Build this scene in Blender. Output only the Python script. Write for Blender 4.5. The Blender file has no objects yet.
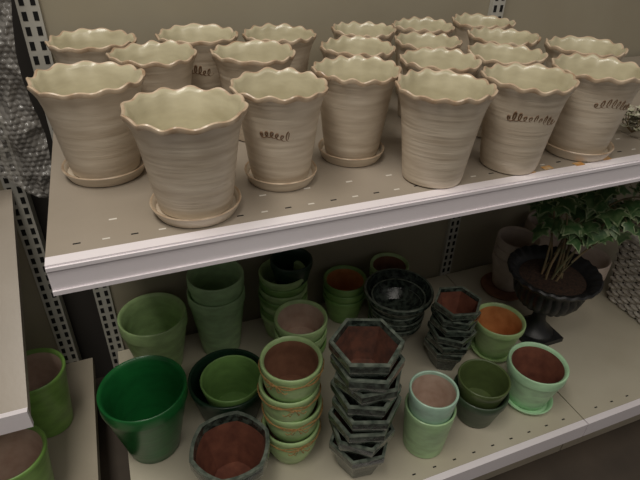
import bpy, math, random
from mathutils import Matrix, Vector, noise
random.seed(4)
S=bpy.context.scene
S.view_settings.view_transform='Standard'
S.view_settings.exposure=0.0
def lin(c):
    return tuple(((v/255)/12.92 if v/255<=.04045 else ((v/255+.055)/1.055)**2.4) for v in c)+(1,)
MATS={}
def mat(name,c,c2=None,rough=.5,bump=.0,scale=(30,30,30),nlo=.35,nhi=.7,detail=4,metal=0,coat=0,bscale=None,alpha=1):
    if name in MATS: return MATS[name]
    m=bpy.data.materials.new(name);m.use_nodes=True;nt=m.node_tree;N=nt.nodes;L=nt.links
    b=N['Principled BSDF'];b.inputs['Roughness'].default_value=rough;b.inputs['Metallic'].default_value=metal
    b.inputs['Coat Weight'].default_value=coat;b.inputs['Coat Roughness'].default_value=.2
    b.inputs['Alpha'].default_value=alpha
    tc=N.new('ShaderNodeTexCoord');mp=N.new('ShaderNodeMapping');mp.inputs['Scale'].default_value=scale
    oi=N.new('ShaderNodeObjectInfo');ad=N.new('ShaderNodeVectorMath');ad.operation='ADD'
    L.new(tc.outputs['Object'],ad.inputs[0]);L.new(oi.outputs['Location'],ad.inputs[1])
    L.new(ad.outputs[0],mp.inputs['Vector'])
    nz=N.new('ShaderNodeTexNoise');nz.inputs['Scale'].default_value=1;nz.inputs['Detail'].default_value=detail
    L.new(mp.outputs[0],nz.inputs['Vector'])
    r=N.new('ShaderNodeValToRGB');r.color_ramp.elements[0].position=nlo;r.color_ramp.elements[1].position=nhi
    r.color_ramp.elements[0].color=lin(c);r.color_ramp.elements[1].color=lin(c2 or c)
    L.new(nz.outputs['Fac'],r.inputs[0])
    L.new(r.outputs[0],b.inputs['Base Color'])
    if bump:
        bp=N.new('ShaderNodeBump');bp.inputs['Strength'].default_value=bump;bp.inputs['Distance'].default_value=.002
        if bscale:
            mp2=N.new('ShaderNodeMapping');mp2.inputs['Scale'].default_value=bscale
            L.new(ad.outputs[0],mp2.inputs['Vector']);n2=N.new('ShaderNodeTexNoise');n2.inputs['Scale'].default_value=1;n2.inputs['Detail'].default_value=3
            L.new(mp2.outputs[0],n2.inputs['Vector']);L.new(n2.outputs['Fac'],bp.inputs['Height'])
        else: L.new(nz.outputs['Fac'],bp.inputs['Height'])
        L.new(bp.outputs[0],b.inputs['Normal'])
    MATS[name]=m;return m

class B:
    def __init__(s): s.v=[];s.f=[];s.m=[];s.mats=[]
    def mi(s,m):
        if m not in s.mats: s.mats.append(m)
        return s.mats.index(m)
    def add(s,V,F,m,off=(0,0,0),idx=None):
        o=len(s.v);s.v+=[(a+off[0],b+off[1],c+off[2]) for a,b,c in V]
        for k,f in enumerate(F):
            s.f.append([i+o for i in f]);s.m.append(s.mi(m if idx is None else idx[k]))
    def box(s,x0,x1,y0,y1,z0,z1,m):
        V=[(x,y,z) for x in(x0,x1) for y in(y0,y1) for z in(z0,z1)]
        s.add(V,[(0,1,3,2),(4,6,7,5),(0,4,5,1),(2,3,7,6),(0,2,6,4),(1,5,7,3)],m)
    def lathe(s,prof,n,off=(0,0,0),fn=None,rot=0):
        V=[];F=[];I=[]
        for j,(r,z,m) in enumerate(prof):
            for i in range(n):
                t=2*math.pi*i/n+rot;rr,zz=(r,z) if fn is None else fn(t-rot,r,z,j)
                V.append((rr*math.cos(t),rr*math.sin(t),zz))
        for j in range(1,len(prof)):
            for i in range(n):
                k=(i+1)%n
                F.append((( j-1)*n+i,(j-1)*n+k,j*n+k,j*n+i));I.append(prof[j][2])
        F.append(tuple(range(n))[::-1]);I.append(prof[1][2])
        l=(len(prof)-1)*n;F.append(tuple(range(l,l+n)));I.append(prof[-1][2])
        s.add(V,F,None,off,I)
    def tube(s,P,rad,m,n=6,closed=False):
        P=[Vector(p) for p in P];V=[];F=[];c=len(P)
        for i,p in enumerate(P):
            a=P[(i-1)%c] if (closed or i>0) else p;b=P[(i+1)%c] if (closed or i<c-1) else p
            d=(b-a).normalized();up=Vector((0,0,1)) if abs(d.z)<.9 else Vector((1,0,0))
            x=d.cross(up).normalized();y=d.cross(x)
            r=rad(i/c) if callable(rad) else rad
            for k in range(n):
                t=2*math.pi*k/n;V.append(tuple(p+x*r*math.cos(t)+y*r*math.sin(t)))
        for i in range(c if closed else c-1):
            for k in range(n):
                i2=(i+1)%c;k2=(k+1)%n;F.append((i*n+k,i*n+k2,i2*n+k2,i2*n+k))
        if not closed: F.append(tuple(range(n))[::-1]);F.append(tuple(range((c-1)*n,c*n)))
        s.add(V,F,m)
    def obj(s,name,loc=(0,0,0),rz=0,ang=40,parent=None):
        me=bpy.data.meshes.new(name);me.from_pydata(s.v,[],s.f);me.update()
        for m in s.mats: me.materials.append(m)
        for p,i in zip(me.polygons,s.m): p.material_index=i;p.use_smooth=True
        me.set_sharp_from_angle(angle=math.radians(ang))
        o=bpy.data.objects.new(name,me);S.collection.objects.link(o);o.location=loc;o.rotation_euler=(0,0,rz)
        if parent: o.parent=parent
        return o

# ---------------- materials
cream=mat('cream_glaze',(218,205,185),(180,163,141),rough=.45,bump=.45,scale=(12,12,90),bscale=(8,8,190),nlo=.30,nhi=.80,detail=8,coat=.08)
cream_in=mat('cream_glaze_inside',(206,198,168),(184,175,145),rough=.28,bump=.25,scale=(20,20,60),coat=.25)
lipm=mat('pale_brown_glaze_edge',(212,192,166),(170,142,114),rough=.36,scale=(50,50,50),coat=.2)
letter=mat('brown_relief_letter',(112,86,62),(138,110,84),rough=.5)
shelf=mat('shelf_painted_metal',(164,153,139),(154,143,128),rough=.32,scale=(6,6,6),bump=.05,bscale=(150,150,150))
shelf2=mat('base_shelf_painted_metal',(196,189,170),(186,178,158),rough=.45,scale=(6,6,6))
rail=mat('white_price_rail',(246,240,244),(240,232,236),rough=.35,scale=(3,3,3))
slotw=mat('slot_highlight',(225,220,210),rough=.3)  # highlights on the shelf slots, painted as pale dashes
dark=mat('dark_slot',(14,14,14),rough=.9)
panel=mat('beige_back_panel',(164,156,136),(156,147,127),rough=.6,scale=(4,4,4))
upm=mat('upright_painted_steel',(190,188,180),(180,177,166),rough=.45,scale=(5,5,5))
kick=mat('kick_board',(170,160,142),(155,145,128),rough=.6,scale=(5,5,5))
floorm=mat('floor_vinyl',(84,74,64),(70,62,54),rough=.5,scale=(8,8,8))

# ---------------- room + shelving
def simple(name,boxes,loc=(0,0,0)):
    b=B()
    for x in boxes: b.box(*x)
    return b.obj(name,loc)
simple('floor',[(-2.5,3.2,-3,.4,-.2,-.15,floorm)])
simple('wall_back',[(-2.5,3.2,.06,.12,-.15,2.4,mat('wall_paint_dark',(60,56,52),rough=.8))])
def upright(b,x,z0,z1,y=0,w=.018):
    b.box(x-w,x+w,y-.012,y+.03,z0,z1,upm)
    z=z0+.02
    while z<z1-.02:
        for dx in(-.009,.009): b.box(x+dx-.004,x+dx+.004,y-.0128,y-.011,z,z+.015,dark)
        z+=.025
b=B()
b.box(.018,.982,0,.03,-.11,1.9,panel);b.box(1.018,2.1,0,.03,-.11,1.9,panel)
for x in(0,1.0): upright(b,x,-.11,1.9)
for z in(.40,.98,1.36):
    b.box(.02,.98,-.0008,.001,z,z+.0025,dark);b.box(1.02,2.1,-.0008,.001,z,z+.0025,dark)
b.obj('wall_shelving_panel')
ZL=0
b=B()
for x0,x1 in((.0015,.9985),(1.0015,2.05)):
    b.box(x0,x1,-.605,-.013,-.03,ZL-.0005,shelf2)
    b.box(x0,x1,-.62,-.6055,-.045,ZL-.0003,rail)
    b.box(x0,x1,-.585,-.57,-.148,-.031,kick)
b.box(.0,.004,-.6,-.013,-.148,-.031,kick)
x=.05
while x<2.0:
    if abs(x-1)>.02: b.box(x,x+.008,-.59,-.587,ZL-.001,ZL-.0002,dark)
    x+=.05
b.obj('base_shelf')
b=B()
ZU=.648;D=.54
for x0,x1 in((0.0,.999),(1.001,2.0)):
    b.box(x0,x1,-D+.012,-.0135,ZU-.028,ZU-.0005,shelf)
    b.box(x0,x1,-D-.006,-D+.0115,ZU-.043,ZU-.0002,rail)
    b.box(x0,x1,-D-.0085,-D-.006,ZU-.008,ZU-.003,rail)
    b.box(x0,x1,-D-.0085,-D-.006,ZU-.043,ZU-.037,rail)
    x=x0+.03
    k=0
    while x<x1-.02:
        b.box(x,x+.009,-D+.03,-D+.0325,ZU-.001,ZU-.0002,slotw if k%2 else dark)
        if k%2: b.box(x+.01,x+.02,-D+.075,-D+.078,ZU-.001,ZU-.0002,slotw)
        x+=.034;k+=1
b.obj('metal_shelf')
sb=B();so=mat('old_price_sticker',(200,140,60),(210,195,165),rough=.6,scale=(90,90,90))
for x,y in((.70,-.530),(.738,-.527),(.80,-.532),(.862,-.529)): sb.box(x,x+.018,y,y+.011,ZU,ZU+.0006,so)
sb.obj('price_sticker_remnants')
b=B()
b.box(-1.4,-.128,0,.03,-.11,.80,panel);upright(b,-.11,-.11,.80)
b.obj('wall_neighbour_panel')
b=B()
b.box(-1.4,-.06,-.56,-.013,-.03,-.001,kick);b.box(-1.4,-.06,-.575,-.5605,-.045,-.0005,rail)
b.obj('base_shelf')
y0,z0,y1,z1=-.415,.296,-.02,.50
def slab(b,x0,x1,pts,m):
    n=len(pts);V=[(x0,y,z) for y,z in pts]+[(x1,y,z) for y,z in pts]
    F=[tuple(range(n)),tuple(range(2*n-1,n-1,-1))]+[(i,i+n,(i+1)%n+n,(i+1)%n) for i in range(n)]
    b.add(V,F,m)
b=B()
slab(b,-1.4,-.113,[(y0,z0),(y1,z1),(y1,z1-.02),(y0,z0-.02)],shelf)
slab(b,-1.4,-.113,[(y0-.010,z0+.002),(y0-.0005,z0+.002),(y0-.0005,z0-.036),(y0-.010,z0-.036)],rail)
b.obj('sloping_shelf')

# ---------------- scalloped cream pots
def cream_pot(name,x,y,Dm,saucer,text=None,rz=0):
    R=Dm/2*.985;b=B();n=168;z0=.009 if saucer else 0
    rr=random.Random(int(x*7919));ph=[rr.uniform(0,6) for _ in range(4)];nl=rr.choice((12,13,14))
    def fn(t,r,z,j):
        k=max(0,min(1,(z-.108)/.034));k=k*k
        w=math.sin(nl*t+.35*math.sin(3*t+ph[0]))*(.85+.25*math.sin(2*t+ph[3]))
        w2=math.sin(nl*t+.9+.35*math.sin(3*t+ph[0]))
        return r*(1+.022*k*w2)+.0007*math.sin(3*t+ph[1]),z+k*(.0025*w+.0015*math.sin(2*t+ph[2])-.001)
    q=R/.0695
    o=[(.041,z0,cream),(.0445,z0+.002,cream),(.0465,z0+.012,cream),(.0495,.04,cream),(.0532,.07,cream),(.0567,.096,cream),(.0594,.112,cream),(.0625,.125,cream),(.0662,.1345,cream),(.0685,.1385,cream),(.0695,.1418,lipm),(.0692,.1446,lipm),(.0675,.1458,lipm),(.0652,.1445,lipm),(.0625,.139,cream_in),(.0585,.127,cream_in),(.0545,.112,cream_in),(.0505,.09,cream_in),(.047,.06,cream_in),(.043,.03,cream_in),(.037,z0+.009,cream_in),(.02,z0+.007,cream_in)]
    b.lathe([(r*q,z,m) for r,z,m in o],n,fn=fn)
    if saucer:
        b.lathe([(.043*q,.0,cream),(.049*q,.001,cream),(.0535*q,.010,cream),(.0560*q,.0165,cream),(.0550*q,.018,lipm),(.0525*q,.0165,lipm),(.0490*q,.0085,cream),(.02,.0075,cream)],64)
    if text:
        # slanted cursive word in relief following the wall
        th0,L_,zc=text
        cyc=int(L_*8.0);N=cyc*20;P=[]
        amp=[rr.choice((.0036,.0042,.005,.0105,.0085)) for _ in range(80)]
        for i in range(N+1):
            s=i/N;p_=s*cyc*2*math.pi
            a=amp[int(p_/6.2832)%80]
            sn=math.sin(p_);z=zc+(a*sn if sn>0 else .004*sn)+.003*math.sin(s*5)
            t=th0-rz+L_*(s-.5)+.060*math.cos(p_)+2.4*(z-zc)
            rad=q*(.0530+(z-.07)*.135)
            if z>.096: rad=q*(.0567+(z-.096)*.17)
            P.append((rad*math.cos(t),rad*math.sin(t),z))
        b.tube(P,lambda s:.0011+.0003*math.sin(s*cyc*6.28),letter,6)
    return b.obj(name,(x,y,ZU),rz)
pots=[[.083,-.313,.155,1,None],[.191,-.470,.153,1,None],[.322,-.420,.138,1,(-2.0,.8,.088)],[.461,-.379,.138,1,None],[.550,-.510,.143,0,None],[.697,-.512,.142,0,(-1.95,1.35,.094)],[.846,-.480,.150,1,(-1.75,1.1,.098)],
[.170,-.205,.140,0,None],[.337,-.240,.140,0,None],[.605,-.388,.134,0,None],[.520,-.252,.132,0,None],[.752,-.369,.135,0,None],[.930,-.360,.143,0,(-1.8,.7,.1)],
[.098,-.084,.148,0,None],[.256,-.114,.148,0,(-1.8,.8,.09)],[.418,-.128,.138,0,None],[.590,-.131,.127,0,None],[.663,-.251,.124,0,None],[.822,-.259,.138,0,None],[.727,-.126,.128,0,None],[.874,-.134,.135,0,None]]
for it in range(60):
    for i in range(len(pots)):
        for j in range(i):
            a,c=pots[i],pots[j];dx=a[0]-c[0];dy=a[1]-c[1];d=math.hypot(dx,dy);need=(a[2]+c[2])/2+.001
            if d<need:
                wi=.15 if i<7 else 1;wj=.15 if j<7 else 1
                k=(need-d)/d/(wi+wj);a[0]+=dx*k*wi;a[1]+=dy*k*wi;c[0]-=dx*k*wj;c[1]-=dy*k*wj
    for p in pots:
        p[1]=min(p[1],-.015-p[2]*.52);p[1]=max(p[1],-.478 if p[3] else -.488);p[0]=max(p[0],p[2]/2+.002)
for i,(x,y,d,s,t) in enumerate(pots): cream_pot('scalloped_flower_pot',x,y,d,s,t,random.uniform(0,6.28))

# ---------------- green pots
def gm(n,c,c2=None,rough=.4,**k):
    if c2 is None: c2=tuple(int(v*.86) for v in c)
    return mat(n,c,c2,rough=rough,bump=.2,scale=(25,25,50),bscale=(6,6,110),coat=.18,**k)
lg=gm('light_green_glaze',(180,210,146));lg2=gm('pale_green_glaze',(176,210,158))
bg=gm('bright_green_glaze',(28,104,50),rough=.3);dg=gm('dark_green_glaze',(26,54,37));mg=gm('mid_green_glaze',(130,172,96))
mint=gm('mint_glaze',(192,236,190));mint2=gm('mint_blue_glaze',(190,226,202));ol=gm('olive_glaze',(90,106,60));olr=gm('olive_dark_glaze',(66,84,62))
sl=mat('slate_green_glaze',(32,40,36),(92,104,94),rough=.22,bump=.8,scale=(85,85,85),nlo=.42,nhi=.75,detail=6,coat=.4)
sl2=mat('slate_lip',(120,128,116),(66,76,68),rough=.3,scale=(80,80,80),coat=.3)
terr=mat('terracotta_bare',(132,80,60),(102,58,44),rough=.85,scale=(40,40,40),bump=.2)
terd=mat('darker_terracotta',(108,66,50),(66,44,36),rough=.85,scale=(50,50,50),bump=.3)  # darker terracotta for the insides of the hexagonal planters
ora=mat('orange_terracotta',(208,142,84),(188,120,66),rough=.75,scale=(40,40,40))
brn=mat('brown_clay_inside',(140,98,74),(116,78,58),rough=.85,scale=(40,40,40))
pnk=mat('pinkish_clay_inside',(202,178,160),(184,156,138),rough=.75,scale=(40,40,40))
gry=mat('pink_grey_clay',(204,188,176),(184,168,156),rough=.7)
raf=mat('raffia',(176,140,86),(140,104,60),rough=.8,scale=(200,200,200))
def potprof(R,H,base=.68,th=.005,band=0,bt=.0025,out=None,inn=None,z=0,bulge=0,lip=None):
    out=out or lg;inn=inn or out;lip=lip or out;P=[]
    rb=R*base;Rw=R-(bt if band else 0)
    P.append((rb*.93,z,out));P.append((rb,z+.003,out))
    top=H-band if band else H-.004
    for k in range(1,7):
        s=k/6;P.append((rb+(Rw-rb)*s+bulge*math.sin(math.pi*s),z+.003+(top-.003)*s,out))
    if band: P+= [(R-.0005,z+top+.001,out),(R,z+top+.004,out),(R,z+H-.003,out)]
    P+= [(R-.001,z+H-.0008,lip),(R-.0025,z+H,lip),(R-th,z+H-.0015,lip)]
    for k in range(0,6):
        s=1-k/5
        zz=z+.010+(H-.018)*s;rr=rb-th+(Rw-rb)*(s*(H-.018)+.01)/H+bulge*math.sin(math.pi*s)
        P.append((min(rr,R-th-.0003),zz,(out if k==0 else inn)))
    P.append((rb*.5,z+.008,inn))
    return P
def saucerprof(R,H,m,z=0): return [(R*.82,z,m),(R*.86,z+.001,m),(R,z+H-.002,m),(R-.001,z+H,m),(R-.004,z+H-.001,m),(R*.82,z+.004,m),(R*.3,z+.0035,m)]
def mkhex(f):
    def hexfn(t,r,z,j):
        a=(t%(math.pi/3))-math.pi/6
        h=math.cos(math.pi/6)/math.cos(a)
        k=min(1,max(0,(r-.02)/.02))
        return r*(1+(h-1)*k*f),z
    return hexfn
def pot(name,x,y,R,H,n=56,fn=None,rot=0,sau=None,**k):
    b=B();z=0
    if sau: b.lathe(saucerprof(sau[0],.016,sau[1]),n);z=.005
    b.lathe(potprof(R,H-z,z=z,**k),n,fn=fn,rot=rot)
    return b.obj(name,(x,y,0))
pot('light_green_flower_pot',.103,-.095,.079,.17,out=lg,band=.035,base=.66)
pot('bright_green_flower_pot',.059,-.324,.0865,.181,out=bg,band=.03,base=.62)
def stack(name,x,y,items,fn=None,n=56,extra=None):
    b=B()
    for it in items:
        off=it.pop('off',(0,0))
        b.lathe(potprof(**it),n,off=(off[0],off[1],0),fn=fn)
    if extra: extra(b)
    return b.obj(name,(x,y,0))
stack('stacked_light_green_pots',.260,-.080,[dict(R=.0705,H=.19,z=0,out=lg2,base=.7,band=.03),dict(R=.0685,H=.19,z=.048,out=lg2,base=.68,band=.03,off=(.002,.0))])
stack('nested_green_pots',.234,-.298,[dict(R=.088,H=.115,out=dg,base=.72,th=.007),dict(R=.0685,H=.107,z=.010,out=mg,base=.66,off=(.006,-.006))])
def hexpot(b,R,H,z,rot,off,inn=terd,out=sl,f=1):
    rb=R*.62
    P=[(rb*.9,z,out),(rb,z+.003,out),(R*.84,z+H*.58,out),(R*.88,z+H*.60,out),(R*.985,z+H*.76,out),(R*1.0,z+H*.80,sl2),(R*1.01,z+H*.96,out),(R*.995,z+H,sl2),(R*.90,z+H-.001,sl2),(R*.86,z+H*.86,out),(R*.78,z+H*.62,inn),(rb-.006,z+.012,inn),(rb*.4,z+.009,inn)]
    b.lathe(P,48,off=(off[0],off[1],0),fn=mkhex(f),rot=rot)
b=B();hexpot(b,.079,.13,0,.1,(0,0),inn=terr,f=.4);b.obj('faceted_planter',(.197,-.478,0),ang=20)
r=random.Random(2)
b=B()
for k in range(8):
    rt=-.39+r.uniform(-.28,.28) if k<7 else -.36
    hexpot(b,.067 if k else .065,.090,k*.0382,rt,(r.uniform(-.004,.004)+(.003*k if k<4 else .009-.002*(k-3)),r.uniform(-.003,.003)))
b.obj('stacked_hexagonal_planters',(.450,-.519,0),ang=14)
b=B()
for k in range(6): hexpot(b,.059,.075,k*.0265,-.39+r.uniform(-.3,.3),(r.uniform(-.003,.003),r.uniform(-.003,.003)),inn=terr)
b.obj('stacked_hexagonal_planters',(.788,-.337,0),ang=14)
b=B()
for k in range(5):
    z=k*.022;R=.072+(.018 if k==4 else 0);ox=(.0,.003,-.003,.002,0)[k]
    H=.078
    b.lathe([(R*.5,z,sl),(R*.54,z+.003,sl),(R*.78,z+H*.45,sl),(R*.92,z+H*.72,sl),(R*.95,z+H*.80,sl2),(R,z+H*.84,sl2),(R*1.0,z+H*.97,sl),(R*.98,z+H,sl2),(R*.93,z+H-.001,sl2),(R*.88,z+H*.7,sl),(R*.72,z+H*.42,sl),(R*.45,z+.010,sl),(R*.2,z+.009,sl)],56,off=(ox,0,0))
b.obj('stacked_dark_bowls',(.706,-.205,0))
def twine(b,R,z,off,n=3,seed=1):
    rr=random.Random(seed)
    for q in range(n):
        p1,p2=rr.uniform(0,6),rr.uniform(0,6);P=[]
        for i in range(60):
            t=i/60*2*math.pi
            P.append((off[0]+(R+.0015+.001*math.sin(7*t+p2))*math.cos(t),off[1]+(R+.0015+.001*math.sin(7*t+p2))*math.sin(t),z+.003*math.sin(2*t+p1)+.002*math.sin(5*t+p2)+.001*q))
        b.tube(P,.0010,raf,5,closed=True)
    t0=-1.9+rr.uniform(-.5,.5)
    for s_ in(-1,1,.4,-.5):
        P=[((R+.002+.004*math.sin(k/6*3))*math.cos(t0+s_*.09*k*.7)+off[0],(R+.002+.004*math.sin(k/6*3))*math.sin(t0+s_*.09*k*.7)+off[1],z-.0015*k+.004*math.sin(k)) for k in range(7)]
        b.tube(P,.0009,raf,5)
b=B();offs=[(0,0),(.004,.002),(-.003,0),(.001,-.001)]
for k in range(4):
    z=k*.061;b.lathe(potprof(R=.0600,H=.098,z=z,out=lg,inn=brn,base=.66,bulge=.006,band=.012,bt=.002),56,off=(offs[k][0],offs[k][1],0))
    twine(b,.0595,z+.080,offs[k],3,k)
b.obj('raffia_tied_green_pots',(.332,-.441,0))
pot('light_green_flower_pot',.933,-.342,.065,.112,out=lg,inn=ora,band=.018,base=.66,sau=(.058,lg))
pot('mint_flower_pot',.912,-.507,.0675,.124,out=mint,inn=terr,band=.025,base=.64,sau=(.060,mint))
stack('stacked_mint_pots',.612,-.526,[dict(R=.054,H=.125,out=lg2,base=.82,band=.0,inn=lg2),dict(R=.051,H=.118,z=.056,out=mint2,inn=pnk,base=.78)])
stack('stacked_olive_pots',.764,-.503,[dict(R=.062,H=.09,out=olr,base=.68,band=.02),dict(R=.058,H=.088,z=.037,out=ol,base=.7)])
def nst(b):
    b.lathe(potprof(R=.054,H=.09,z=.148,out=dg,base=.7,band=.02),48,off=(.022,-.003,0))
stack('stacked_green_pots',.434,-.079,[dict(R=.0645-.001*abs(k-3),H=.075,z=k*.0215,out=(mg if k%2 else lg),base=.78,band=.014,off=(.001*(k%3-1),0)) for k in range(7)],extra=nst)
stack('stacked_green_pots',.613,-.078,[dict(R=.060,H=.085,z=k*.024,out=mg,inn=ora if k==2 else mg,base=.72,band=.016) for k in range(3)])
stack('stacked_green_pots',.752,-.072,[dict(R=.055,H=.09,z=k*.027,out=lg,inn=brn,base=.72,band=.016) for k in range(3)])
stack('stacked_green_pots',.436,-.210,[dict(R=.065,H=.085,z=k*.036,out=(lg if k else mg),inn=pnk,base=.72,band=.018) for k in range(3)])
for x,y,h,R in((-.150,-.19,.17,.064),(-.178,-.385,.17,.062),(-.30,-.26,.16,.062),(-.325,-.42,.16,.062)):
    pot('green_bucket_pot',x,y,R,h,out=gm('fresh_green_enamel',(126,168,82)),inn=pnk,band=.012,base=.7)

# ---------------- black urn with ivy
blk=mat('black_urn_plastic',(38,38,40),(26,26,28),rough=.42,scale=(40,40,40),bump=.3)
soil=mat('potting_soil',(66,46,34),(34,24,18),rough=.95,scale=(160,160,160),bump=1)
def urnfn(t,r,z,j):
    if j in(13,14,15,16): return r,z+.002*math.cos(24*t)
    return r*(1+.05*(1 if 6<=j<=10 else 0)*abs(math.cos(12*t))),z
U=B()
U.box(-.054,.054,-.054,.054,0,.014,blk)
U.lathe([(.049,.014,blk),(.047,.022,blk),(.030,.034,blk),(.018,.060,blk),(.017,.088,blk),(.025,.100,blk),(.044,.108,blk),(.068,.124,blk),(.082,.146,blk),(.087,.168,blk),(.084,.184,blk),(.092,.196,blk),(.106,.206,blk),(.1145,.212,blk),(.1165,.218,blk),(.113,.222,blk),(.104,.220,blk),(.090,.210,blk),(.082,.198,blk),(.05,.204,soil),(.01,.206,soil)],144,fn=urnfn)
root=bpy.data.objects.new('ivy_in_black_urn',None);S.collection.objects.link(root);root.location=(1.084,-.330,0)
U.obj('urn_body',parent=root)
stem=mat('ivy_stem',(136,112,82),(100,104,74),rough=.7)
leafm=mat('ivy_leaf',(70,106,62),(116,142,94),rough=.42,scale=(60,60,60),nlo=.45,nhi=.72)
leafe=mat('ivy_leaf_pale_margin',(182,194,152),(104,134,86),rough=.45,scale=(70,70,70),nlo=.33,nhi=.58)
Sb=B();Lb=B();r=random.Random(23)
LO=[(0,0),(.12,-.13),(.26,-.13),(.48,-.02),(.40,.16),(.62,.44),(.32,.48),(.18,.72),(0,1.06),(-.18,.72),(-.32,.48),(-.62,.44),(-.40,.16),(-.48,-.02),(-.26,-.13),(-.12,-.13)]
nL=len(LO)
def leaf(p,dirv,size,roll):
    d=dirv.normalized();s=d.cross(Vector((0,0,1)))
    if s.length<.1: s=Vector((1,0,0))
    s.normalize();n=s.cross(d);M=Matrix.Rotation(roll,3,d);s=M@s;n=M@n
    def P(x,y): return tuple(p+s*x*size+d*y*size-n*size*(.35*x*x+.14*y*y))
    V=[tuple(p+d*(.34*size)+n*size*.04)]
    V+=[P(x*.80,.34+(y-.34)*.80) for x,y in LO]+[P(x,y) for x,y in LO]
    F=[(0,i,i%nL+1) for i in range(1,nL+1)]+[(i,i+nL,i%nL+1+nL,i%nL+1) for i in range(1,nL+1)]
    Lb.add(V,F,None,idx=[leafm]*nL+[leafe]*nL)
cnt=16
for k in range(cnt):
    sx=-.085+.34*(k+.5)/cnt+r.uniform(-.02,.02);sy=r.uniform(-.09,.08);hz=r.uniform(.17,.28)
    p0=Vector((r.uniform(-.03,.03),r.uniform(-.03,.03),.200));P=[]
    for i in range(12):
        s=i/11;P.append(p0+Vector((sx*s**1.4+.010*math.sin(5*s+k),sy*s**1.4+.008*math.cos(4*s+k),hz*math.sin(s*1.75))))
    Sb.tube(P,lambda s:.0030*(1-s*.55),stem,6)
    for i in range(6,12):
        for q in range(1 if i<10 else 2):
            a=r.uniform(0,6.28);d=Vector((math.cos(a)*.8+.02,math.sin(a)*.6-.45,r.uniform(-.8,-.05)))
            pt=P[i]+d.normalized()*r.uniform(.012,.030)
            pt.z=max(min(pt.z,.54),.285)
            Sb.tube([P[i],(P[i]+pt)/2+Vector((0,0,.005)),pt],.0008,stem,4)
            leaf(pt,d,r.uniform(.034,.052),r.uniform(-.5,.5))
Sb.obj('ivy_stems',parent=root);Lb.obj('ivy_leaves',parent=root)
stack('stacked_clay_pots',1.150,-.125,[dict(R=.062,H=.115,z=.006+k*.03,out=gry,base=.7,band=.025) for k in range(3)],extra=lambda b:b.lathe(saucerprof(.070,.014,brn),48,off=(-.02,-.012,0)))
stack('stacked_clay_pots',1.328,-.222,[dict(R=.070,H=.11,z=k*.028,out=gry,base=.7,band=.028) for k in range(2)])
stack('stacked_clay_pots',1.300,-.075,[dict(R=.060,H=.12,z=k*.03,out=gry,base=.7,band=.028) for k in range(3)])
wk=mat('grey_wicker',(214,208,198),(164,156,146),rough=.8,scale=(60,60,60));wkd=mat('wicker_dark_stake',(70,64,58),rough=.9)  # second colour: darker stakes running up through the weave
b=B();x0,x1,y0,y1=-.105,.105,-.12,.12
for k in range(16):
    z=.009+k*.0135;s=.85+.15*k/15;P=[]
    cor=[(x0,y0),(x1,y0),(x1,y1),(x0,y1)]
    for e in range(4):
        ax,ay=cor[e];bx,by=cor[(e+1)%4]
        for i in range(24):
            t=i/24;nx=(by-ay);ny=-(bx-ax);l=math.hypot(nx,ny)
            w=.004*(1 if (i//2+k)%2 else -1);P.append(((ax+(bx-ax)*t+nx/l*w)*s,(ay+(by-ay)*t+ny/l*w)*s,z))
    b.tube(P,.0062,wk,6,closed=True)
for q in(0,.007):
    b.tube([(v[0],v[1],.226+q) for v in [(x0,y0),(0,y0-.002),(x1,y0),(x1+.002,0),(x1,y1),(0,y1+.002),(x0,y1),(x0-.002,0)]],.008,wk,8,closed=True)
for e in range(4):
    ax,ay=cor[e];bx,by=cor[(e+1)%4]
    for i in range(0,24,4):
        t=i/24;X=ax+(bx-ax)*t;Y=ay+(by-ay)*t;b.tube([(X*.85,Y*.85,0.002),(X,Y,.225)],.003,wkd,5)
b.box(-.085,.085,-.1,.1,0,.005,wk)
b.obj('wicker_basket',(1.497,-.385,0))
b=B();fl=mat('dried_petals',(198,194,176),(150,150,120),rough=.8,scale=(50,50,50));r=random.Random(5)
for k in range(60):
    a=r.uniform(0,6.28);rad=r.uniform(0,.03);c=Vector((rad*math.cos(a),rad*math.sin(a),r.uniform(.012,.05)))
    for q in range(5):
        t=q*1.256+k;d=Vector((math.cos(t),math.sin(t),.5))*.008;e=Vector((-math.sin(t),math.cos(t),0))*.004
        b.add([tuple(c),tuple(c+d*.6+e),tuple(c+d*1.2),tuple(c+d*.6-e)],[(0,1,2,3)],fl)
for k in range(8):
    a=k*.8;b.tube([(0,0,.004),(.02*math.cos(a),.02*math.sin(a),.02),(.028*math.cos(a),.028*math.sin(a),.045)],.001,stem,5)
b.obj('dried_flower_bunch',(1.005,-.455,ZU))
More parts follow.
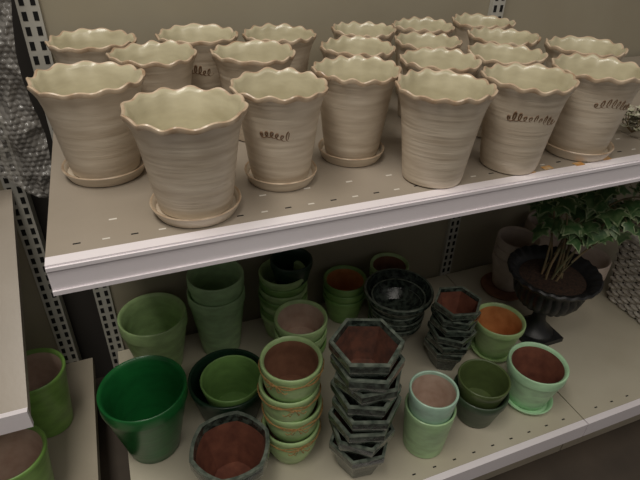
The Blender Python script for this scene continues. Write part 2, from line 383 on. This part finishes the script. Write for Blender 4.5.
# ---------------- bubble wrap hanging at the left
bw=mat('bubble_wrap_plastic',(172,168,162),(132,128,122),rough=.22,alpha=.5,scale=(60,60,60),coat=.5)
b=B();nx,nz=260,420;V=[];F=[]
for j in range(nz+1):
    for i in range(nx+1):
        u=i/nx;v=j/nz
        x=-.42+u*(.385+.03*v+.008*math.sin(v*13));z=.52+.70*v+.03*math.sin(u*11)*(1-v)
        d=.034*noise.noise(Vector((x*14,z*9,0)))+.026*abs(noise.noise(Vector((x*30,z*22,3))))
        row=int(z/.0095);cx=((x+(.0055 if row%2 else 0))/.011)%1-.5;cz=(z/.0095)%1-.5
        bub=.0028*max(0,1-(cx*cx+cz*cz)/.19)**.5
        V.append((x,-.064+d-bub,z))
for j in range(nz):
    for i in range(nx): a=j*(nx+1)+i;F.append((a,a+1,a+nx+2,a+nx+1))
b.add(V,F,bw);b.obj('hanging_bubble_wrap',ang=180)

# ---------------- lights
def area(name,loc,size,sy,power,col,rot=(0,0,0)):
    l=bpy.data.lights.new(name,'AREA');l.shape='RECTANGLE';l.size=size;l.size_y=sy;l.energy=power;l.color=col
    o=bpy.data.objects.new(name,l);S.collection.objects.link(o);o.location=loc;o.rotation_euler=rot;return o
area('ceiling_lamp_strip',(-.25,-.85,2.5),.4,1.3,24,(1,.945,.86))
area('ceiling_lamp_strip',(.7,-2.0,2.5),2.6,.5,15.5,(1,.935,.85),(math.radians(28),0,0))
w=bpy.data.worlds.new('World');S.world=w;w.use_nodes=True
w.node_tree.nodes['Background'].inputs[0].default_value=(1,.95,.90,1);w.node_tree.nodes['Background'].inputs[1].default_value=.12
# ---------------- camera
cd=bpy.data.cameras.new('camera');cam=bpy.data.objects.new('camera',cd);S.collection.objects.link(cam)
cd.sensor_width=36;cd.lens=526.75/640*36;cd.clip_start=.02
cam.matrix_world=Matrix.Translation((.1065,-1.1099,1.0149))@(Matrix.Rotation(-.3929,4,'Z')@Matrix.Rotation(.985,4,'X')@Matrix.Rotation(.0337,4,'Z'))
S.camera=cam
